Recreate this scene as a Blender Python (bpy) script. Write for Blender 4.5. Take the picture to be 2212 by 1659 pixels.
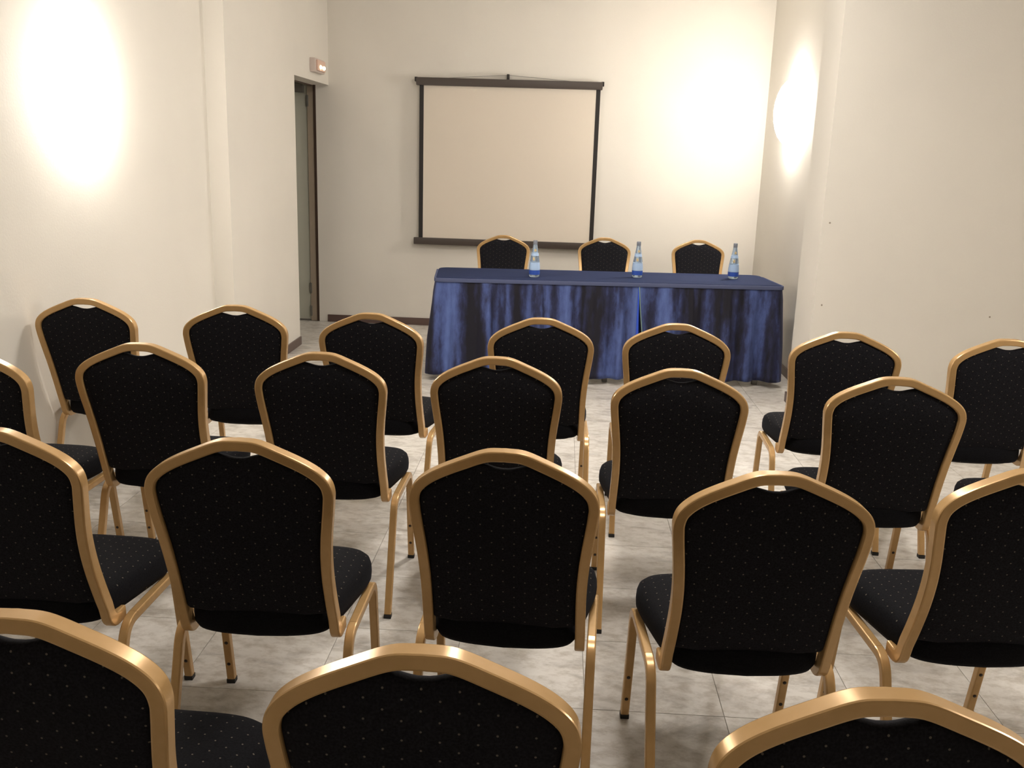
import bpy, bmesh, math, random
from mathutils import Vector, Matrix
random.seed(7)
for o in list(bpy.data.objects):
    bpy.data.objects.remove(o)
scene = bpy.context.scene
C = scene.collection

# ------------------------------------------------------------------ camera
cd = bpy.data.cameras.new('camera'); cam = bpy.data.objects.new('camera', cd); C.objects.link(cam)
cd.sensor_width = 36.0; cd.sensor_fit = 'HORIZONTAL'; cd.lens = 36.0 * 2038.37 / 2212.0
cd.clip_start = 0.05
RIGHT = Vector((0.99817629, 0.05228746, 0.03016813))
DOWN = Vector((0.04164671, -0.23470774, -0.97117343))
FWD = Vector((-0.0436995, 0.97065869, -0.2364573))
m = Matrix.Identity(4)
for i in range(3):
    m[i][0] = RIGHT[i]; m[i][1] = -DOWN[i]; m[i][2] = -FWD[i]
m[0][3], m[1][3], m[2][3] = 0.0, 0.0, 1.5506
cam.matrix_world = m
scene.camera = cam

# ------------------------------------------------------------------ world, exposure
w = bpy.data.worlds.new('world'); scene.world = w; w.use_nodes = True
w.node_tree.nodes['Background'].inputs[0].default_value = (1.0, 0.93, 0.85, 1)
w.node_tree.nodes['Background'].inputs[1].default_value = 0.05
vs = scene.view_settings
vs.view_transform = 'Standard'; vs.look = 'None'; vs.gamma = 1.0; vs.use_curve_mapping = False
vs.exposure = 2.04

LAMP_STRENGTH = 10.8        # glow of the frosted sconces
LAMP_COLOUR = (1.0, 0.945, 0.87)

# ------------------------------------------------------------------ room dimensions
YB = 8.512                   # back wall
L1, L2, YS = -2.065, -2.19, 5.91
YD, ZD = 7.43, 2.087         # doorway edge, lintel
R1, R2, R0 = 1.56, 1.73, 3.0
YP0, YP1 = 5.78, 6.20        # pier on the right
ZC = 3.0
YR = -3.0

# ------------------------------------------------------------------ materials
def new_mat(name):
    mt = bpy.data.materials.new(name); mt.use_nodes = True
    nt = mt.node_tree; b = nt.nodes['Principled BSDF']
    return mt, nt, b
def srgb(r, g, b):
    f = lambda c: (c/255/12.92) if c/255 <= 0.04045 else ((c/255+0.055)/1.055)**2.4
    return (f(r), f(g), f(b), 1)
def simple(name, col, rough=0.5, metal=0.0, spec=0.5):
    mt, nt, b = new_mat(name)
    b.inputs['Base Color'].default_value = col
    b.inputs['Roughness'].default_value = rough
    b.inputs['Metallic'].default_value = metal
    b.inputs['Specular IOR Level'].default_value = spec
    return mt
def N(nt, t, **kw):
    n = nt.nodes.new(t)
    for k, v in kw.items():
        setattr(n, k, v)
    return n
def ramp(nt, stops):
    r = N(nt, 'ShaderNodeValToRGB')
    while len(r.color_ramp.elements) < len(stops):
        r.color_ramp.elements.new(0.5)
    for e, (p, c) in zip(r.color_ramp.elements, stops):
        e.position = p; e.color = c
    return r
def math_node(nt, op, a, b=None):
    n = N(nt, 'ShaderNodeMath', operation=op)
    for i, v in enumerate((a, b)):
        if v is None: continue
        if isinstance(v, (int, float)): n.inputs[i].default_value = v
        else: nt.links.new(v, n.inputs[i])
    return n.outputs[0]

def wall_mat(name, c0, c1, bump=0.12):
    mt, nt, b = new_mat(name)
    tc = N(nt, 'ShaderNodeTexCoord')
    n1 = N(nt, 'ShaderNodeTexNoise'); n1.inputs['Scale'].default_value = 1.3; n1.inputs['Detail'].default_value = 3
    nt.links.new(tc.outputs['Object'], n1.inputs['Vector'])
    r = ramp(nt, [(0.3, c0), (0.7, c1)])
    nt.links.new(n1.outputs['Fac'], r.inputs['Fac'])
    nt.links.new(r.outputs['Color'], b.inputs['Base Color'])
    n2 = N(nt, 'ShaderNodeTexNoise'); n2.inputs['Scale'].default_value = 90; n2.inputs['Detail'].default_value = 5
    nt.links.new(tc.outputs['Object'], n2.inputs['Vector'])
    bp = N(nt, 'ShaderNodeBump'); bp.inputs['Strength'].default_value = bump; bp.inputs['Distance'].default_value = 0.004
    nt.links.new(n2.outputs['Fac'], bp.inputs['Height'])
    nt.links.new(bp.outputs['Normal'], b.inputs['Normal'])
    b.inputs['Roughness'].default_value = 0.75
    b.inputs['Specular IOR Level'].default_value = 0.25
    return mt
M_WALL = wall_mat('painted_plaster', (0.715, 0.68, 0.62, 1), (0.755, 0.72, 0.655, 1))
M_CEIL = wall_mat('ceiling_paint', (0.75, 0.72, 0.66, 1), (0.8, 0.77, 0.71, 1), 0.05)

def marble_mat():
    mt, nt, b = new_mat('marble_tile')
    tc = N(nt, 'ShaderNodeTexCoord'); oi = N(nt, 'ShaderNodeObjectInfo')
    cmb = N(nt, 'ShaderNodeCombineXYZ')
    k = math_node(nt, 'MULTIPLY', oi.outputs['Random'], 40.0)
    for i in range(3): nt.links.new(k, cmb.inputs[i])
    add = N(nt, 'ShaderNodeVectorMath', operation='ADD')
    nt.links.new(tc.outputs['Object'], add.inputs[0]); nt.links.new(cmb.outputs[0], add.inputs[1])
    rot = N(nt, 'ShaderNodeMapping'); rot.inputs['Rotation'].default_value = (0, 0, 0.7); rot.inputs['Scale'].default_value = (1.0, 1.7, 1.0)
    nt.links.new(add.outputs[0], rot.inputs['Vector'])
    n1 = N(nt, 'ShaderNodeTexNoise'); n1.inputs['Scale'].default_value = 4.5; n1.inputs['Detail'].default_value = 7
    n1.inputs['Roughness'].default_value = 0.62; n1.inputs['Distortion'].default_value = 0.8
    nt.links.new(rot.outputs[0], n1.inputs['Vector'])
    r = ramp(nt, [(0.30, (0.44, 0.415, 0.385, 1)), (0.47, (0.66, 0.63, 0.59, 1)), (0.70, (0.74, 0.71, 0.67, 1))])
    nt.links.new(n1.outputs['Fac'], r.inputs['Fac'])
    n3 = N(nt, 'ShaderNodeTexNoise'); n3.inputs['Scale'].default_value = 16; n3.inputs['Detail'].default_value = 8; n3.inputs['Roughness'].default_value = 0.7
    nt.links.new(rot.outputs[0], n3.inputs['Vector'])
    r3 = ramp(nt, [(0.36, (0.72, 0.69, 0.65, 1)), (0.56, (1, 1, 1, 1))])
    nt.links.new(n3.outputs['Fac'], r3.inputs['Fac'])
    mx = N(nt, 'ShaderNodeMix', data_type='RGBA', blend_type='MULTIPLY'); mx.inputs['Factor'].default_value = 1.0
    nt.links.new(r.outputs['Color'], mx.inputs['A']); nt.links.new(r3.outputs['Color'], mx.inputs['B'])
    nt.links.new(mx.outputs['Result'], b.inputs['Base Color'])
    b.inputs['Roughness'].default_value = 0.36
    b.inputs['Specular IOR Level'].default_value = 0.4
    return mt
M_MARBLE = marble_mat()
M_GROUT = simple('grout', (0.30, 0.27, 0.23, 1), 0.9)
M_BASE = simple('brown_baseboard', srgb(92, 72, 66), 0.4)

def gold_mat():
    mt, nt, b = new_mat('gold_frame')
    tc = N(nt, 'ShaderNodeTexCoord')
    n1 = N(nt, 'ShaderNodeTexNoise'); n1.inputs['Scale'].default_value = 35; n1.inputs['Detail'].default_value = 2
    nt.links.new(tc.outputs['Object'], n1.inputs['Vector'])
    r = ramp(nt, [(0.3, (0.57, 0.350, 0.145, 1)), (0.7, (0.62, 0.385, 0.168, 1))])
    nt.links.new(n1.outputs['Fac'], r.inputs['Fac'])
    nt.links.new(r.outputs['Color'], b.inputs['Base Color'])
    b.inputs['Metallic'].default_value = 0.30
    b.inputs['Roughness'].default_value = 0.27
    return mt
M_GOLD = gold_mat()

def fabric_mat(name, ax, k=1.0):
    # near-black weave with a diamond lattice of small pale dots; ax = the two local axes of the cloth
    mt, nt, b = new_mat(name)
    tc = N(nt, 'ShaderNodeTexCoord'); sp = N(nt, 'ShaderNodeSeparateXYZ')
    nt.links.new(tc.outputs['Object'], sp.inputs[0])
    u, v = sp.outputs[ax[0]], sp.outputs[ax[1]]
    P, Q, RAD = 0.0510, 0.0310, 0.0017
    def lattice(off):
        a = math_node(nt, 'ADD', math_node(nt, 'DIVIDE', u, P), 100.0 + off)
        c = math_node(nt, 'ADD', math_node(nt, 'DIVIDE', v, Q), 100.0 + off)
        a = math_node(nt, 'MULTIPLY', math_node(nt, 'SUBTRACT', math_node(nt, 'FRACT', a), 0.5), P)
        c = math_node(nt, 'MULTIPLY', math_node(nt, 'SUBTRACT', math_node(nt, 'FRACT', c), 0.5), Q)
        return math_node(nt, 'SQRT', math_node(nt, 'ADD', math_node(nt, 'MULTIPLY', a, a), math_node(nt, 'MULTIPLY', c, c)))
    d = math_node(nt, 'MINIMUM', lattice(0.0), lattice(0.5))
    dot = math_node(nt, 'LESS_THAN', d, RAD)
    gn = N(nt, 'ShaderNodeSeparateXYZ'); nt.links.new(tc.outputs['Normal'], gn.inputs[0])
    facing = math_node(nt, 'GREATER_THAN', math_node(nt, 'ABSOLUTE', gn.outputs['Y' if ax[1] == 'Z' else 'Z']), 0.45)
    dot = math_node(nt, 'MULTIPLY', dot, facing)
    nz = N(nt, 'ShaderNodeTexNoise'); nz.inputs['Scale'].default_value = 260; nz.inputs['Detail'].default_value = 2
    nt.links.new(tc.outputs['Object'], nz.inputs['Vector'])
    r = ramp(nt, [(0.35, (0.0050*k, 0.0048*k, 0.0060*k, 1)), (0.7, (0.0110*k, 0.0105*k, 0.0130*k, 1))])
    nt.links.new(nz.outputs['Fac'], r.inputs['Fac'])
    mx = N(nt, 'ShaderNodeMix', data_type='RGBA')
    nt.links.new(dot, mx.inputs['Factor'])
    nt.links.new(r.outputs['Color'], mx.inputs['A'])
    mx.inputs['B'].default_value = (0.15, 0.13, 0.105, 1)
    nt.links.new(mx.outputs['Result'], b.inputs['Base Color'])
    bp = N(nt, 'ShaderNodeBump'); bp.inputs['Strength'].default_value = 0.25; bp.inputs['Distance'].default_value = 0.001
    nt.links.new(nz.outputs['Fac'], bp.inputs['Height']); nt.links.new(bp.outputs['Normal'], b.inputs['Normal'])
    b.inputs['Roughness'].default_value = 0.85
    b.inputs['Specular IOR Level'].default_value = 0.1
    b.inputs['Sheen Weight'].default_value = 0.02
    b.inputs['Sheen Tint'].default_value = (0.6, 0.65, 0.9, 1)
    return mt
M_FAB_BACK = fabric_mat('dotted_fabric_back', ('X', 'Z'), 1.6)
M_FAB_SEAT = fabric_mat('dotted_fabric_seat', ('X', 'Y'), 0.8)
M_RUBBER = simple('black_rubber', (0.012, 0.011, 0.010, 1), 0.6)
M_PLUG = simple('dark_brown_plug', (0.030, 0.016, 0.008, 1), 0.5)

def glow_mat(name, col, s):
    mt, nt, b = new_mat(name)
    b.inputs['Base Color'].default_value = (0.9, 0.88, 0.84, 1)
    b.inputs['Emission Color'].default_value = (*col, 1)
    b.inputs['Emission Strength'].default_value = s
    return mt
M_GLOW = glow_mat('frosted_lamp_glass', LAMP_COLOUR, LAMP_STRENGTH)
M_WHITE = simple('white_enamel', (0.75, 0.72, 0.66, 1), 0.4)

# ------------------------------------------------------------------ helpers
def link_mesh(name, verts, faces, mat, parent=None, smooth=None, sharp=35):
    me = bpy.data.meshes.new(name); me.from_pydata(verts, [], faces); me.update()
    bm = bmesh.new(); bm.from_mesh(me); bmesh.ops.recalc_face_normals(bm, faces=bm.faces); bm.to_mesh(me); bm.free()
    if smooth:
        me.polygons.foreach_set('use_smooth', [True] * len(me.polygons))
        me.set_sharp_from_angle(angle=math.radians(sharp))
    me.materials.append(mat)
    o = bpy.data.objects.new(name, me); C.objects.link(o)
    if parent: o.parent = parent
    return o
def box_data(x0, x1, y0, y1, z0, z1, bev=0.0):
    bm = bmesh.new()
    bmesh.ops.create_cube(bm, size=1.0)
    for v in bm.verts:
        v.co = Vector((x0 + (v.co.x + .5) * (x1 - x0), y0 + (v.co.y + .5) * (y1 - y0), z0 + (v.co.z + .5) * (z1 - z0)))
    if bev > 0:
        bmesh.ops.bevel(bm, geom=list(bm.edges), offset=bev, segments=2, profile=0.7, affect='EDGES')
    bm.verts.ensure_lookup_table(); bm.verts.index_update()
    vs_ = [tuple(v.co) for v in bm.verts]; fs_ = [tuple(v.index for v in f.verts) for f in bm.faces]
    bm.free(); return vs_, fs_
def box(name, x0, x1, y0, y1, z0, z1, mat, parent=None, bev=0.0):
    v, f = box_data(x0, x1, y0, y1, z0, z1, bev)
    return link_mesh(name, v, f, mat, parent, smooth=bev > 0)
def structure(o):
    o['kind'] = 'structure'; return o
def thing(name, label, cat, loc=(0, 0, 0), rz=0.0, group=None):
    o = bpy.data.objects.new(name, None); C.objects.link(o)
    o.empty_display_size = 0.1; o.location = loc; o.rotation_euler = (0, 0, rz)
    o['label'] = label; o['category'] = cat
    if group: o['group'] = group
    return o
def tag(o, label, cat, group=None):
    o['label'] = label; o['category'] = cat
    if group: o['group'] = group
    return o
def catmull(pts, n=6, closed=False):
    pts = [Vector(p) for p in pts]; out = []
    cnt = len(pts)
    for i in range(cnt if closed else cnt - 1):
        if closed:
            p0, p1, p2, p3 = pts[i-1], pts[i], pts[(i+1) % cnt], pts[(i+2) % cnt]
        else:
            p1, p2 = pts[i], pts[i+1]
            p0 = pts[i-1] if i > 0 else 2*p1 - p2
            p3 = pts[i+2] if i + 2 < cnt else 2*p2 - p1
        for k in range(n):
            t = k / n
            out.append(0.5*((2*p1) + (p2-p0)*t + (2*p0-5*p1+4*p2-p3)*t*t + (3*p1-p0-3*p2+p3)*t**3))
    if not closed: out.append(pts[-1])
    return out
def fillet(pts, radii, n=5):
    # polyline with rounded corners
    pts = [Vector(p) for p in pts]; out = [pts[0]]
    for i in range(1, len(pts)-1):
        a, b, c = pts[i-1], pts[i], pts[i+1]; r = radii[i-1]
        d1 = (a-b).normalized(); d2 = (c-b).normalized()
        for k in range(n+1):
            t = k/n; p = (b+d1*r)*(1-t)**2 + b*2*t*(1-t) + (b+d2*r)*t*t
            out.append(p)
    out.append(pts[-1]); return out
def sweep(path, n0, a, b, cap=True, ch=0.16):
    # rounded-rectangle section: a along n0 side, b along the binormal; rotation-minimising frame
    path = [Vector(p) for p in path]; cnt = len(path)
    tan = []
    for i in range(cnt):
        t = path[min(i+1, cnt-1)] - path[max(i-1, 0)]; tan.append(t.normalized())
    n = Vector(n0); n = (n - tan[0]*n.dot(tan[0])).normalized()
    c = ch*min(a, b)
    h, k = a/2, b/2; c2 = c*0.3
    sec = []
    for sx, sy in ((1, 1), (-1, 1), (-1, -1), (1, -1)):
        cor = [(h, k-c), (h-c2, k-c2), (h-c, k)]
        cor = [(sx*x, sy*y) for x, y in cor]
        if sx*sy < 0: cor.reverse()
        sec += cor
    S = len(sec); V = []; F = []
    for i in range(cnt):
        if i > 0:
            t0, t1 = tan[i-1], tan[i]
            ax = t0.cross(t1)
            if ax.length > 1e-9:
                n = Matrix.Rotation(t0.angle(t1), 3, ax.normalized()) @ n
            n = (n - tan[i]*n.dot(tan[i])).normalized()
        bn = tan[i].cross(n)
        for (u, v) in sec:
            V.append(tuple(path[i] + n*u + bn*v))
    for i in range(cnt-1):
        for j in range(S):
            F.append((i*S+j, i*S+(j+1) % S, (i+1)*S+(j+1) % S, (i+1)*S+j))
    if cap:
        F.append(tuple(range(S))[::-1]); F.append(tuple((cnt-1)*S+j for j in range(S)))
    return V, F
def mirror(V, F):
    k = len(V)
    return V + [(-x, y, z) for x, y, z in V], F + [tuple(k+i for i in reversed(f)) for f in F]
def lathe(prof, seg=32, cx=0, cy=0):
    V = []; F = []
    for (r, z) in prof:
        for j in range(seg):
            a = 2*math.pi*j/seg; V.append((cx+r*math.cos(a), cy+r*math.sin(a), z))
    for i in range(len(prof)-1):
        for j in range(seg):
            F.append((i*seg+j, i*seg+(j+1) % seg, (i+1)*seg+(j+1) % seg, (i+1)*seg+j))
    F.append(tuple(range(seg))[::-1]); F.append(tuple((len(prof)-1)*seg+j for j in range(seg)))
    return V, F
def rings(rows, closed_ends=True):
    # list of equally long closed rings -> skin with end caps (end rings of zero size are fine)
    S = len(rows[0]); V = [tuple(p) for r in rows for p in r]; F = []
    for i in range(len(rows)-1):
        for j in range(S):
            F.append((i*S+j, i*S+(j+1) % S, (i+1)*S+(j+1) % S, (i+1)*S+j))
    if closed_ends:
        F.append(tuple(range(S))[::-1]); F.append(tuple((len(rows)-1)*S+j for j in range(S)))
    return V, F

# ------------------------------------------------------------------ room shell
structure(box('wall_back', -2.18, R2 + 0.15, YB, YB + 0.15, 0, ZC, M_WALL))
wl = structure(box('wall_left', L2 - 0.15, L2, YR, YS + 0.02, 0, ZC, M_WALL))
structure(box('wall_left_pier', L1 - 0.275, L1, YS, YD, 0, ZC, M_WALL))
structure(box('wall_left_lintel', L1 - 0.15, L1, YD, YB, ZD, ZC, M_WALL))
structure(box('wall_right', R2, R2 + 0.15, YP1, YB, 0, ZC, M_WALL))
structure(box('wall_right_pier', R1, R0, YP0, YP1, 0, ZC, M_WALL))
structure(box('wall_right_near', R0, R0 + 0.15, YR, YP0 + 0.1, 0, ZC, M_WALL))
structure(box('wall_rear', L2 - 0.15, R0 + 0.15, YR - 0.15, YR, 0, ZC, M_WALL))
structure(box('ceiling', -3.6, R0 + 0.15, YR - 0.15, YB + 0.15, ZC, ZC + 0.12, M_CEIL))
# side passage behind the doorway
structure(box('wall_passage_end', -3.5, -2.18, YB, YB + 0.15, 2.35, ZC, M_WALL))
structure(box('wall_passage_side', -3.65, -3.5, 6.6, YB + 0.15, 0, ZC, M_WALL))
structure(box('wall_passage_front', -3.5, L1 - 0.275, 6.6, 6.75, 0, ZC, M_WALL))

# baseboards
BH, BT = 0.066, 0.012
structure(box('baseboard_back', -2.10, R2, YB - BT, YB, 0, BH, M_BASE, bev=0.002))
structure(box('baseboard_left', L1, L1 + BT, YS, YD, 0, BH, M_BASE, bev=0.002))
structure(box('baseboard_left_step', L2, L1 + BT, YS - BT, YS, 0, BH, M_BASE, bev=0.002))
structure(box('baseboard_left_near', L2, L2 + BT, YR, YS - BT, 0, BH, M_BASE, bev=0.002))
structure(box('baseboard_right', R2 - BT, R2, YP1, YB - BT, 0, BH, M_BASE, bev=0.002))
structure(box('baseboard_right_pier', R1 - BT, R1, YP0 - BT, YP1 + BT, 0, BH, M_BASE, bev=0.002))
structure(box('baseboard_right_step', R1, R0, YP0 - BT, YP0, 0, BH, M_BASE, bev=0.002))

structure(box('baseboard_right_near', R0 - BT, R0, YR, YP0 - BT, 0, BH, M_BASE, bev=0.002))
structure(box('baseboard_rear', L2 + BT, R0 - BT, YR, YR + BT, 0, BH, M_BASE, bev=0.002))

# floor: slab of grout carrying single marble tiles
floor = structure(box('floor', -3.65, R0 + 0.15, YR - 0.15, YB + 0.15, -0.12, -0.003, M_GROUT))
TS, G = 0.40, 0.0022
def tile_mesh(w_, d_):
    v, f = box_data(-w_/2, w_/2, -d_/2, d_/2, -0.010, 0.0)
    me = bpy.data.meshes.new('floor_tile'); me.from_pydata(v, [], f); me.update(); me.materials.append(M_MARBLE); return me
full = tile_mesh(TS - G, TS - G)
X0, Y0 = 0.53, 2.438
rear_v, rear_f = [], []
ix0 = math.floor((L2 - X0)/TS); ix1 = math.ceil((R0 - X0)/TS)
iy0 = math.floor((YR - Y0)/TS); iy1 = math.ceil((YB - Y0)/TS)
def zone(yc):
    if yc < YP0: return L2, R0
    if yc < YD: return L1, R2
    return -3.5, R2
for iy in range(iy0, iy1):
    y0, y1 = Y0 + iy*TS, Y0 + (iy+1)*TS
    y0c, y1c = max(y0, YR), min(y1, YB)
    if y1c - y0c < 0.01: continue
    xa, xb = zone((y0c+y1c)/2)
    for ix in range(math.floor((xa - X0)/TS), math.ceil((xb - X0)/TS)):
        x0, x1 = X0 + ix*TS, X0 + (ix+1)*TS
        x0c, x1c = max(x0, xa), min(x1, xb)
        if x1c - x0c < 0.01: continue
        if y1 < 1.2 or x0 < -2.6 or (x0 > 2.2 and y1 < 4):
            v, f = box_data(x0c+G/2, x1c-G/2, y0c+G/2, y1c-G/2, -0.010, 0.0)
            k = len(rear_v); rear_v += v; rear_f += [tuple(i+k for i in q) for q in f]
            continue
        whole = (x1c-x0c > TS-1e-4) and (y1c-y0c > TS-1e-4)
        me = full if whole else tile_mesh(x1c-x0c-G, y1c-y0c-G)
        t = bpy.data.objects.new('floor_tile', me); C.objects.link(t); t.parent = floor
        t.location = ((x0c+x1c)/2, (y0c+y1c)/2, 0)
rt = link_mesh('floor_tiles_outside_view', rear_v, rear_f, M_MARBLE, floor); rt['kind'] = 'stuff'

# door at the end of the passage
M_DOOR = simple('grey_green_door_paint', srgb(186, 186, 172), 0.5)
M_JAMB = simple('weathered_door_frame', srgb(165, 150, 132), 0.6)
M_DARKWOOD = simple('dark_brown_wood', srgb(62, 44, 32), 0.5)
M_STEEL = simple('dull_steel', (0.25, 0.24, 0.22, 1), 0.45, 0.8)
d = bpy.data.objects.new('door_1', None); C.objects.link(d); d.location = (-2.26, YB, 0); structure(d)
lf = box('door_leaf', -0.86, -0.004, 0.03, 0.07, 0.012, 2.33, M_DOOR, d, 0.003)
box('recessed_panel', -0.74, -0.12, 0.026, 0.031, 0.25, 1.05, M_DOOR, lf, 0.002)
box('recessed_panel', -0.74, -0.12, 0.026, 0.031, 1.22, 2.18, M_DOOR, lf, 0.002)
box('door_frame', 0.0, 0.058, 0.012, 0.12, 0, 2.35, M_JAMB, d, 0.003)
box('door_frame', -0.93, -0.864, 0.012, 0.12, 0, 2.35, M_JAMB, d, 0.003)
box('frame_edge', 0.058, 0.08, 0.0, 0.12, 0, 2.35, M_DARKWOOD, d, 0.002)
for z in (0.09, 0.30, 1.95):
    box('hinge', -0.010, 0.012, 0.008, 0.03, z - 0.045, z + 0.05, M_STEEL, d, 0.002)
hd = box('door_closer', -0.30, -0.03, -0.03, 0.03, 2.02, 2.08, M_STEEL, d, 0.004)
structure(box('wall_passage_end_low', -3.5, -3.19, YB, YB + 0.15, 0, 2.35, M_WALL))
structure(box('trim_1', L1 - 0.152, L1 - 0.148, YD, YB, ZD - 0.012, ZD + 0.02, M_DARKWOOD))

# ------------------------------------------------------------------ banquet chair
HT = 0.92
def lean(z):
    t = max(0.0, min(1.0, (z - 0.40) / 0.42))
    return 0.127 * (1 - (1 - t)**1.45)
OUT = [(0, .920), (.044, .9165), (.0966, .8965), (.149, .873), (.183, .852), (.2045, .829), (.2125, .803), (.2115, .775), (.207, .735), (.2015, .69),
       (.1965, .635), (.194, .57), (.1945, .50), (.196, .44)]
def outline(off, n=5):
    # offset the outer outline inward by off
    c = [p.to_2d() if len(p) > 2 else p for p in catmull([(x, z) for x, z in OUT], n)]
    res = []
    for i, p in enumerate(c):
        a = c[max(i-1, 0)]; b = c[min(i+1, len(c)-1)]
        t = (b - a)
        if i == 0: t = Vector((1, 0))
        t.normalize(); nn = Vector((t.y, -t.x))   # points inward for a left-to-right, downward run
        res.append(Vector((p.x, p.y)) - Vector((-nn.x, -nn.y))*off if False else Vector((p.x + nn.x*off*1.0, p.y + nn.y*off*1.0)))
    return res
TW, TD = 0.0245, 0.034      # frame tube: face width, depth
def make_chair():
    root = thing('banquet_chair', 'chair', 'chair')
    # --- back frame: hoop with legs that curl forward under the seat
    mid = outline(TW/2)
    path = [Vector((p.x, -lean(p.y) + TD/2, p.y)) for p in mid]
    xb = path[-1].x
    tail = fillet([path[-1], (xb, TD/2, 0.385), (xb, 0.078, 0.386)], [0.030], 6)
    path += [Vector(p) for p in tail[1:]]
    V, F = sweep(path, (0, 0, 1), TW, TD, cap=True)
    F.pop(-2)                                   # open at the crown, where the two halves are welded
    S = 12
    V = [((0.0 if i < S else x), y, z) for i, (x, y, z) in enumerate(V)]
    k = len(V)
    V2 = V + [(-x, y, z) for x, y, z in V[S:]]
    F = F + [tuple((i if i < S else i - S + k) for i in reversed(f)) for f in F]
    link_mesh('back_frame', V2, F, M_GOLD, root, smooth=True, sharp=19)
    # --- back pad with the hand hole at the top
    inn = outline(TW - 0.0015, 5)
    half = []
    for p in inn:
        z = p.y; x = max(p.x, 0.0)
        if x < 0.057:
            z -= 0.0205*math.cos(math.pi*x/(2*0.057))**0.9
        if z > 0.47: half.append(Vector((x, z)))
    half[0].x = 0
    xe = half[-1].x
    half += [Vector((xe, 0.462)), Vector((xe*0.97, 0.454)), Vector((xe*0.7, 0.447)), Vector((xe*0.35, 0.443)), Vector((0, 0.442))]
    ring = half + [Vector((-p.x, p.y)) for p in reversed(half[1:-1])]
    cx, cz = 0.0, 0.66
    def pr(sc, dy):
        return [Vector((cx+(p.x-cx)*sc, -lean(cz+(p.y-cz)*sc) + 0.016 + dy, cz+(p.y-cz)*sc)) for p in ring]
    rows = [pr(0.02, -0.0155), pr(0.4, -0.0152), pr(0.7, -0.0145), pr(0.90, -0.0128), pr(0.965, -0.0105), pr(0.99, -0.0070), pr(1.0, -0.0025),
            pr(1.0, 0.006), pr(0.985, 0.014), pr(0.955, 0.019), pr(0.88, 0.0235), pr(0.6, 0.0265), pr(0.02, 0.027)]
    V, F = rings(rows)
    link_mesh('back_pad', V, F, M_FAB_BACK, root, smooth=True, sharp=80)
    # --- seat cushion
    hs = [(0, -.030), (.09, -.022), (.150, -.002), (.176, .035), (.192, .10), (.207, .18), (.219, .25), (.222, .295), (.212, .338), (.182, .367), (.12, .382), (0, .387)]
    sm = catmull(hs, 4)
    ring = [Vector((p.x, p.y)) for p in sm] + [Vector((-p.x, p.y)) for p in reversed(sm[1:-1])]
    c0 = Vector((0, .19))
    def sr(sc, z):
        return [Vector((c0.x+(p.x-c0.x)*sc, c0.y+(p.y-c0.y)*sc, z)) for p in ring]
    rows = [sr(0.02, .389), sr(0.90, .389), sr(0.965, .392), sr(0.995, .405), sr(1.0, .420), sr(0.995, .438), sr(0.975, .453), sr(0.93, .463), sr(0.8, .471), sr(0.5, .477), sr(0.02, .479)]
    V, F = rings(rows)
    seat = link_mesh('seat', V, F, M_FAB_SEAT, root, smooth=True, sharp=80)
    V, F = [], []
    # under-seat pan
    rows = [sr(0.02, .378), sr(0.82, .378), sr(0.85, .390), sr(0.02, .390)]
    v, f = rings(rows)
    link_mesh('seat_pan', v, f, M_RUBBER, root, smooth=True, sharp=40)
    # --- side frames: rear leg, rail, front leg
    LT = 0.0232
    for s in (-1, 1):
        xr, xf = s*0.2125, s*0.2170
        zr = 0.3745
        A = Vector((xr, -0.094, 0.012)); B = Vector((xr, 0.036, zr)); Cc = Vector((xf, 0.338, zr)); D = Vector((xf, 0.405, 0.012))
        full_p = fillet([A, B, Cc, D], [0.045, 0.045], 6)
        # split: rear leg incl. bend | rail | front leg incl. bend
        rear = full_p[:8]; rail = [full_p[7], full_p[8]]; front = full_p[8:]
        for nm, pth in (('leg', rear), ('seat_rail', rail), ('leg', front)):
            pts = [Vector(p) for p in pth]
            if len(pts) == 2:
                pts = [pts[0], pts[0].lerp(pts[1], .5), pts[1]]
            v, f = sweep(pts, (1, 0, 0), LT, LT)
            o = link_mesh(nm, v, f, M_GOLD, root, smooth=True, sharp=19)
            if nm == 'leg':
                foot = pts[0] if pth is rear else pts[-1]
                v, f = box_data(foot.x-.0125, foot.x+.0125, foot.y-.0125, foot.y+.0125, 0.0, 0.014, 0.002)
                link_mesh('foot_cap', v, f, M_RUBBER, o)
                if pth is front:
                    up = (pts[-2] - pts[-1]).normalized(); nrm = Vector((0, up.z, -up.y))
                    if nrm.y > 0: nrm = -nrm
                    for zz in (0.072, 0.148):
                        c = pts[-1] + up*((zz-0.012)/up.z) + nrm*(LT/2)
                        e1 = Vector((1, 0, 0)); e2 = nrm.cross(e1)
                        rws = []
                        for rad, h in ((0.0052, -0.002), (0.0052, 0.0012), (0.0036, 0.0022)):
                            rws.append([c + nrm*h + (e1*math.cos(2*math.pi*j/10) + e2*math.sin(2*math.pi*j/10))*rad for j in range(10)])
                        v, f = rings(rws)
                        link_mesh('plug', v, f, M_PLUG, o, smooth=True)
    return root
def copy_tree(o, parent=None):
    c = o.copy(); C.objects.link(c); c.parent = parent
    for ch in o.children: copy_tree(ch, c)
    return c
chair0 = make_chair()
BASE = 'gold-framed chair with black dotted back, '
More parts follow.
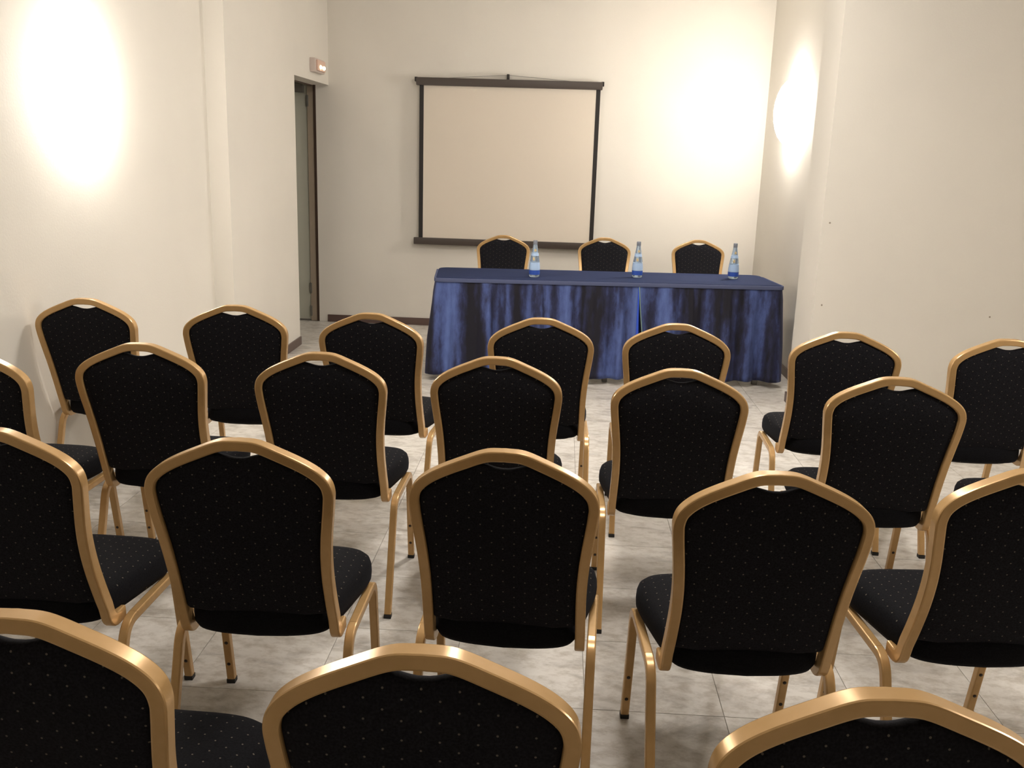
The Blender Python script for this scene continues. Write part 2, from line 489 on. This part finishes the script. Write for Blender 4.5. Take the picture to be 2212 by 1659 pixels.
chairs = [
 # x, y, yaw, row phrase
 (-0.727, 1.255, 0.00, 'row nearest the viewer, left, cut by the picture corner'),
 (-0.1558, 1.2190, 0.0, 'row nearest the viewer, middle of three, top half showing'),
 (0.4250, 1.1740, 0.05, 'row nearest the viewer, right, bright glint on its arch'),
 (-1.2624, 2.0762, 0.007, 'second row from viewer, leftmost, cut by left edge'),
 (-0.6939, 2.0781, 0.019, 'second row from the viewer, second from left, shown whole'),
 (-0.0941, 2.0850, -0.045, 'second row from the viewer, at picture centre'),
 (0.4746, 2.0150, 0.040, 'second row from the viewer, second from right'),
 (1.0558, 2.1132, 0.050, 'second row from the viewer, rightmost, cut by right edge'),
 (-1.8281, 2.8661, 0.0, 'third row from the viewer, leftmost, only an edge showing'),
 (-1.3492, 3.0470, 0.026, 'third row from the viewer, second from left'),
 (-0.7446, 3.0167, 0.004, 'third row from the viewer, third from left'),
 (-0.1808, 3.0558, -0.014, 'third row from the viewer, fourth from left'),
 (0.3975, 2.9876, -0.016, 'third row from the viewer, fifth from left'),
 (1.0649, 2.9938, -0.038, 'third row from the viewer, sixth from left'),
 (1.6700, 2.9600, 0.0, 'third row from the viewer, rightmost, only its seat showing'),
 (-1.9474, 3.8835, -0.008, 'row nearest the blue table, leftmost, against the left wall'),
 (-1.3168, 3.8606, 0.059, 'row nearest the blue table, second from left'),
 (-0.7286, 3.7934, -0.067, 'row nearest the blue table, third from left'),
 (-0.0599, 3.8309, 0.030, 'row nearest the blue table, fourth from left'),
 (0.4849, 3.8207, -0.018, 'row nearest the blue table, fifth from left'),
 (1.1380, 3.7782, -0.056, 'row nearest the blue table, second from right'),
 (1.7406, 3.7608, 0.006, 'row nearest the blue table, rightmost, cut by right edge'),
 (-0.446, 7.50, math.pi, 'behind the blue table, left, before the screen'),
 (0.366, 7.61, math.pi - 0.02, 'behind the blue table, middle, at the screen corner'),
 (1.135, 7.70, math.pi, 'behind the blue table, right, before bare wall'),
]
for i, (x, y, a, ph) in enumerate(chairs):
    o = chair0 if i == 0 else copy_tree(chair0)
    o.location = (x, y, 0); o.rotation_euler = (0, 0, a)
    o['label'] = BASE + ph
    o['group'] = 'chairs behind the blue table' if y > 6 else 'chairs set in audience rows'

# ------------------------------------------------------------------ wall sconces
M_GLOW_B = glow_mat('frosted_lamp_glass_bright', LAMP_COLOUR, 15.5)
def sconce(x, y, z, side, label, glow=None):
    # side = +1: on a wall whose room side is +x ; -1: room side is -x
    t = thing('wall_sconce', label, 'lamp', (x, y, z), 0 if side > 0 else math.pi, 'wall lamps')
    v, f = box_data(0, 0.018, -0.05, 0.05, -0.10, 0.10, 0.004)
    link_mesh('backplate', v, f, M_WHITE, t, smooth=True)
    rows = []
    SEG = 24
    for k in range(13):
        ph = -math.pi/2 + math.pi*k/12
        zz = 0.25*math.sin(ph); rr = max(math.cos(ph), 0.02)
        row = []
        for j in range(SEG):
            a = -math.pi/2 + math.pi*j/(SEG-1)
            row.append(Vector((0.022 + 0.14*rr*math.cos(a), 0.16*rr*math.sin(a), zz)))
        rows.append(row)
    v, f = rings(rows)
    link_mesh('glass_shade', v, f, glow or M_GLOW, t, smooth=True)
    return t
sconce(L2, 4.34, 1.78, 1, 'glowing wall lamp on the left wall, washed out white')
sconce(R2, 7.45, 1.92, -1, 'glowing wall lamp on the right wall past the pier edge', M_GLOW_B)
sconce(R0, 2.2, 1.80, -1, 'glowing wall lamp on right wall outside the picture')

def ceiling_lamp(x, y, label, glow=None):
    t = thing('ceiling_lamp', label, 'lamp', (x, y, ZC), 0)
    v, f = lathe([(0.20, -0.001), (0.21, -0.006), (0.21, -0.028), (0.20, -0.032)], 40)
    link_mesh('rim', v, f, M_WHITE, t, smooth=True)
    v, f = lathe([(0.198*math.cos(a), -0.030 - 0.085*math.sin(a)) for a in [math.pi/2*k/10*0.98 for k in range(11)]], 40)
    link_mesh('opal_dome', v, f, glow or M_CGLOW, t, smooth=True)
M_CGLOW = glow_mat('opal_dome_glow', (1.0, 0.945, 0.88), 31.0)
M_CGLOW_DIM = glow_mat('opal_dome_glow_dim', (1.0, 0.945, 0.88), 15.0)
ceiling_lamp(0.35, 4.7, 'round opal ceiling lamp above the row nearest the table, out of picture')
ceiling_lamp(0.35, 2.5, 'round opal ceiling lamp above the nearest rows, out of picture', M_CGLOW_DIM)

# ------------------------------------------------------------------ emergency light over the doorway
t = thing('emergency_light', 'small boxy emergency light with two glowing bulbs above the doorway', 'lamp', (L1, 8.05, 2.205))
M_EBOX = simple('emergency_box', srgb(205, 190, 182), 0.4)
box('housing', 0, 0.045, -0.16, 0.16, -0.055, 0.055, M_EBOX, t, 0.008)
M_ELENS = simple('pinkish_diffuser', srgb(222, 186, 168), 0.3)
ln = box('diffuser', 0.045, 0.060, -0.125, 0.125, -0.042, 0.042, M_ELENS, t, 0.006)
M_BULB = glow_mat('emergency_bulb', (1.0, 0.72, 0.38), 1.6)
for yy in (-0.045, 0.065):
    rws = []
    for k in range(6):
        ph = math.pi/2*k/5
        rws.append([Vector((0.058 + 0.016*math.sin(ph), yy + 0.024*max(math.cos(ph), .02)*math.cos(a), -0.012 + 0.017*max(math.cos(ph), .02)*math.sin(a))) for a in [2*math.pi*j/14 for j in range(14)]])
    v, f = rings(rws); link_mesh('bulb', v, f, M_BULB, t, smooth=True)

# ------------------------------------------------------------------ projection screen
M_SCR = simple('screen_cloth', (0.70, 0.63, 0.54, 1), 0.8, 0, 0.2)
M_BLACKB = simple('black_border', (0.010, 0.007, 0.006, 1), 0.6)
M_BAR = simple('dark_brown_bar', srgb(66, 56, 50), 0.45)
t = thing('projection_screen', 'pale pull-down projection screen with black borders hung on back wall', 'screen', (-0.485, YB, 0.0))
yS = -0.055
box('top_bar', -0.80, 0.80, yS - 0.035, yS + 0.030, 2.105, 2.170, M_BAR, t, 0.012)
for s in (-1, 1):
    box('end_cap', s*0.80 - 0.012, s*0.80 + 0.012, yS - 0.030, yS + 0.025, 2.135, 2.172, M_BLACKB, t, 0.004)
box('bottom_bar', -0.815, 0.815, yS - 0.022, yS + 0.018, 0.745, 0.805, M_BAR, t, 0.008)
sc = box('cloth', -0.772, 0.784, yS - 0.004, yS, 0.80, 2.11, M_SCR, t)
box('border', -0.772, -0.735, yS - 0.0055, yS - 0.0035, 0.80, 2.11, M_BLACKB, sc)
box('border', 0.748, 0.784, yS - 0.0055, yS - 0.0035, 0.80, 2.11, M_BLACKB, sc)
box('hook', -0.022, 0.000, -0.060, 0.0, 2.170, 2.215, M_BLACKB, t, 0.004)
for s in (-1, 1):
    v, f = sweep([(-0.011, yS, 2.205), (s*0.25, yS, 2.19), (s*0.55, yS, 2.168)], (0, 0, 1), 0.004, 0.004)
    link_mesh('hanger_wire', v, f, M_STEEL, t, smooth=True)

# ------------------------------------------------------------------ head table, cloth and bottles
TZ = 0.72
TA = math.atan2(6.610 - 6.384, 1.590 + 0.850)
TC = Vector(((1.575 - 0.840)/2, (6.384 + 6.610)/2, 0))
TL, TDp = 2.40, 0.60          # length, depth
M_TTOP = simple('table_board', (0.30, 0.22, 0.14, 1), 0.5)
tb = thing('banquet_table', 'long narrow table hidden under the blue cloth', 'table', TC, TA)
box('tabletop', -TL/2 + 0.02, TL/2 - 0.02, 0.02, TDp - 0.02, TZ - 0.035, TZ - 0.010, M_TTOP, tb, 0.003)
for sx in (-1, 0, 1):
    for yy in (0.07, TDp - 0.07):
        box('leg', sx*(TL/2 - 0.12) - 0.018, sx*(TL/2 - 0.12) + 0.018, yy - 0.018, yy + 0.018, 0, TZ - 0.036, M_STEEL, tb, 0.003)
def velvet(name):
    # crushed velvet: broad vertical bands of pale and dark blue, broken by fine crush marks
    mt, nt, b = new_mat(name)
    tc = N(nt, 'ShaderNodeTexCoord')
    def noise(scale, sc, det, rough):
        mp = N(nt, 'ShaderNodeMapping'); mp.inputs['Scale'].default_value = scale
        nt.links.new(tc.outputs['Object'], mp.inputs['Vector'])
        n1 = N(nt, 'ShaderNodeTexNoise'); n1.inputs['Scale'].default_value = sc; n1.inputs['Detail'].default_value = det; n1.inputs['Roughness'].default_value = rough
        nt.links.new(mp.outputs[0], n1.inputs['Vector']); return n1.outputs['Fac']
    a = noise((1, 1, 0.06), 8.5, 2, 0.5)
    c = noise((1, 1, 0.35), 26.0, 5, 0.65)
    f = math_node(nt, 'ADD', math_node(nt, 'MULTIPLY', a, 0.75), math_node(nt, 'MULTIPLY', c, 0.25))
    r = ramp(nt, [(0.41, (0.014, 0.013, 0.020, 1)), (0.49, (0.026, 0.030, 0.075, 1)), (0.58, (0.070, 0.100, 0.260, 1)), (0.68, (0.105, 0.155, 0.38, 1))])
    nt.links.new(f, r.inputs['Fac']); nt.links.new(r.outputs['Color'], b.inputs['Base Color'])
    b.inputs['Roughness'].default_value = 0.6
    b.inputs['Specular IOR Level'].default_value = 0.2
    b.inputs['Sheen Weight'].default_value = 0.25
    b.inputs['Sheen Tint'].default_value = (0.5, 0.55, 1.0, 1)
    b.inputs['Sheen Roughness'].default_value = 0.4
    return mt
M_SLIT_SHADE = simple('dark_slit_shade', (0.004, 0.005, 0.014, 1), 0.8, 0, 0.1)
M_BRIGHT = simple('bright_blue_satin', (0.030, 0.090, 0.60, 1), 0.45)
M_PIPING = simple('pale_green_piping', (0.16, 0.24, 0.22, 1), 0.6)
M_VELVET = velvet('crushed_blue_velvet')
M_NAVY = simple('navy_tablecloth', (0.028, 0.040, 0.100, 1), 0.85, 0, 0.08)
M_LIT_EDGE = simple('slate_blue_lit_edge', (0.085, 0.100, 0.185, 1), 0.8, 0, 0.2)
tc_ = thing('tablecloth', 'dark blue cloth with pleated velvet skirt covering the long table', 'tablecloth', TC, TA)
# top sheet with rounded rear corners
def rrect(x0, x1, y0, y1, r, n=6):
    pts = []
    for cx, cy, a0 in ((x1-r, y1-r, 0), (x0+r, y1-r, 90), (x0+r*.3, y0+r*.3, 180), (x1-r*.3, y0+r*.3, 270)):
        rr = r if cy > (y0+y1)/2 else r*.3
        for k in range(n+1):
            a = math.radians(a0 + 90*k/n); pts.append((cx+rr*math.cos(a), cy+rr*math.sin(a)))
    return pts
pts = rrect(-TL/2, TL/2, 0, TDp, 0.07)
rows = []
for sc_, z in ((0.02, TZ-0.009), (0.995, TZ-0.009), (1.0, TZ-0.006), (1.0, TZ-0.003), (0.996, TZ), (0.02, TZ)):
    rows.append([Vector((p[0]*sc_, TDp/2 + (p[1]-TDp/2)*sc_, z)) for p in pts])
v, f = rings(rows); link_mesh('top_sheet', v, f, M_NAVY, tc_, smooth=True, sharp=50)
# skirt: path left side -> front -> right side
def skirt_panel(s0, s1, shift0, shift1, seed, name):
    rnd = random.Random(seed)
    per = [(-TL/2, TDp*0.9), (-TL/2, 0.0), (TL/2, 0.0), (TL/2, TDp*0.9)]
    path = fillet([(x, y, 0) for x, y in per], [0.05, 0.05], 6)
    cum = [0.0]
    for i in range(1, len(path)): cum.append(cum[-1] + (path[i]-path[i-1]).length)
    tot = cum[-1]
    def at(s):
        s = max(0, min(tot, s))
        for i in range(1, len(path)):
            if s <= cum[i] + 1e-9:
                k = (s - cum[i-1])/max(1e-9, cum[i]-cum[i-1])
                p = path[i-1].lerp(path[i], k); t = (path[i]-path[i-1]).normalized()
                return p, Vector((t.y, -t.x, 0))*1.0, t
        return path[-1], Vector((t.y, -t.x, 0)), t
    waves = [(2*math.pi/rnd.uniform(0.17, 0.23), rnd.uniform(0, 6.3), 1.0), (2*math.pi/rnd.uniform(0.10, 0.14), rnd.uniform(0, 6.3), 0.55), (2*math.pi/rnd.uniform(0.31, 0.45), rnd.uniform(0, 6.3), 0.8)]
    fine = [(2*math.pi/rnd.uniform(0.035, 0.05), rnd.uniform(0, 6.3)), (2*math.pi/rnd.uniform(0.055, 0.07), rnd.uniform(0, 6.3))]
    NS = int((s1-s0)/0.011); NV = 22
    V = []; F = []
    H = TZ - 0.012 - 0.045
    for i in range(NS+1):
        k = i/NS
        for j in range(NV+1):
            q = j/NV
            s = s0 + (s1-s0)*k + (shift0*(1-k)**6 + shift1*k**6)*q**1.2
            p, nn, t = at(s)
            if nn.dot(Vector((p.x, p.y - TDp/2, 0))) < 0: nn = -nn
            wv = sum(a*math.sin(wn*s + ph + 0.5*math.sin(2.1*s)*q) for wn, ph, a in waves)
            fv = sum(math.sin(wn*s + ph) for wn, ph in fine)
            off = 0.006 + 0.034*q + wv*(0.0015 + 0.0225*min(1, q*1.6)) + fv*0.0035*(1-q)*min(1, q*8)
            off = max(off, 0.002)
            V.append((p.x + nn.x*off, p.y + nn.y*off, TZ - 0.012 - H*q))
    for i in range(NS):
        for j in range(NV):
            a = i*(NV+1)+j; F.append((a, a+1, a+NV+2, a+NV+1))
    o = link_mesh(name, V, F, M_VELVET, tc_, smooth=True, sharp=180)
    md = o.modifiers.new('thickness', 'SOLIDIFY'); md.thickness = 0.002; md.offset = -1
    return o, tot
SL = TDp*0.9
CUT = SL + 1.375
tot = 2*SL + TL - 0.04
pl, _ = skirt_panel(0.0, CUT, 0, 0.0, 3, 'skirt_panel')
pr2, _ = skirt_panel(CUT, tot, 0.085, 0, 11, 'skirt_panel')
NVR = 23
edge_l = [v.co.copy() for v in pl.data.vertices[-NVR:]]
edge_r = [v.co.copy() for v in pr2.data.vertices[:NVR]]
# pale piping down the free edge of the right panel, satin lining turned out on the left one
v, f = sweep([p + Vector((0.001, -0.003, 0)) for p in edge_r], (1, 0, 0), 0.007, 0.005)
link_mesh('edge_piping', v, f, M_PIPING, pr2, smooth=True)
V = []; F = []
for i, p in enumerate(edge_l):
    q = i/(NVR-1); wd = 0.004 + 0.030*q
    V += [tuple(p + Vector((-0.004, -0.004, 0))), tuple(p + Vector((wd*0.5, -0.006, 0))), tuple(p + Vector((wd, 0.006, 0)))]
    if i:
        a = 3*i
        F += [(a-3, a-2, a+1, a), (a-2, a-1, a+2, a+1)]
o = link_mesh('turned_lining', V, F, M_BRIGHT, pl, smooth=True)
md = o.modifiers.new('thickness', 'SOLIDIFY'); md.thickness = 0.0015
box('slit_shade_sheet', -TL/2 + 0.03, TL/2 - 0.03, 0.006, 0.010, 0.05, TZ - 0.04, M_SLIT_SHADE, tc_)  # added dark sheet standing in for the shade inside the skirt slit
v, f = sweep(fillet([(-TL/2 - .008, TDp*.85, TZ-.016), (-TL/2 - .008, -.009, TZ-.016), (TL/2 + .008, -.009, TZ-.016), (TL/2 + .008, TDp*.85, TZ-.016)], [.05, .05], 6), (0, 0, 1), 0.026, 0.014)
link_mesh('lit_edge_band', v, f, M_LIT_EDGE, tc_, smooth=True, sharp=60)  # paler band, highlight of the lit table edge put into its colour

# bottles
def glass_mat():
    mt, nt, b = new_mat('pale_blue_glass')
    b.inputs['Base Color'].default_value = (0.62, 0.78, 0.95, 1)
    b.inputs['Roughness'].default_value = 0.06
    b.inputs['Transmission Weight'].default_value = 0.75
    b.inputs['IOR'].default_value = 1.4
    return mt
M_GLASS = glass_mat()
M_LABEL = simple('pale_blue_label', srgb(172, 198, 232), 0.4)
M_BAND = simple('royal_blue_band', srgb(48, 84, 176), 0.4)
M_CAP = simple('grey_bottle_cap', srgb(140, 146, 158), 0.35, 0.4)
M_SEE_THROUGH = simple('beige_see_through', srgb(206, 184, 140), 0.4)
def brad(z):
    P = [(0, .031), (.006, .0365), (.03, .0380), (.07, .0375), (.11, .0335), (.15, .0268), (.19, .0195), (.22, .0150), (.245, .0135)]
    for (a, ra), (b, rb) in zip(P, P[1:]):
        if z <= b:
            k = (z-a)/(b-a); return ra + (rb-ra)*k
    return P[-1][1]
def make_bottle():
    t = thing('water_bottle', '', 'bottle')
    v, f = lathe([(brad(.245*k/28), .245*k/28) for k in range(29)], 32)
    link_mesh('glass_body', v, f, M_GLASS, t, smooth=True, sharp=60)
    def sleeve(nm, z0, z1, mat):
        pr_ = [(brad(z0 + (z1-z0)*k/6) + 0.0008, z0 + (z1-z0)*k/6) for k in range(7)]
        pr_ = [(pr_[0][0]-.002, z0)] + pr_ + [(pr_[-1][0]-.002, z1)]
        v, f = lathe(pr_, 32); link_mesh(nm, v, f, mat, t, smooth=True, sharp=50)
    sleeve('blue_band', 0.020, 0.050, M_BAND)
    sleeve('front_label', 0.052, 0.104, M_LABEL)
    sleeve('neck_label', 0.150, 0.168, M_LABEL)
    for zc, hgt, sx in ((0.127, .014, -.006), (0.187, .011, .002)):
        rws = []
        for rad in (1.0, 0.9, 0.05):
            rws.append([Vector((sx + .0085*rad*math.cos(a), -math.sqrt(max(0, brad(zc)**2 - (sx + .0085*rad*math.cos(a))**2)) - (0.0010 if rad < 1 else 0), zc + hgt*rad*math.sin(a))) for a in [2*math.pi*j/16 for j in range(16)]])
        v, f = rings(rws); link_mesh('see_through_patch', v, f, M_SEE_THROUGH, t, smooth=True)  # beige patches paint in the background showing through the glass
    v, f = lathe([(.0140, .226), (.0150, .228), (.0150, .250), (.0138, .256), (.004, .257)], 24)
    link_mesh('cap', v, f, M_CAP, t, smooth=True, sharp=40)
    return t
b0 = make_bottle()
BL = [((-0.165, 6.600), 'blue labelled water bottle on the table beside the left chair'),
      ((0.566, 6.790), 'blue labelled water bottle on the table beside the middle chair'),
      ((1.270, 6.920), 'blue labelled water bottle on the table beside the right chair')]
for i, ((x, y), lb) in enumerate(BL):
    o = b0 if i == 0 else copy_tree(b0)
    o.location = (x, y, TZ); o['label'] = lb; o['group'] = 'water bottles on the head table'

# ------------------------------------------------------------------ small wall plugs on the pier face
for (x, z, lb) in ((1.604, 1.211, 'tiny dark plug in the right wall, upper of two near the pier'),
                   (1.609, 0.717, 'tiny dark plug in the right wall, lower one near the pier'),
                   (2.615, 0.683, 'tiny dark plug in the right wall near the picture edge')):
    rws = []
    for rad, dy in ((0.005, 0.004), (0.005, -0.0015), (0.003, -0.003)):
        rws.append([Vector((x + rad*math.cos(a), YP0 + dy, z + rad*math.sin(a))) for a in [2*math.pi*j/10 for j in range(10)]])
    v, f = rings(rws)
    tag(link_mesh('wall_plug', v, f, simple('plug_grey', srgb(150, 138, 124), 0.7), None, smooth=True), lb, 'plug', 'plugs in the right wall')
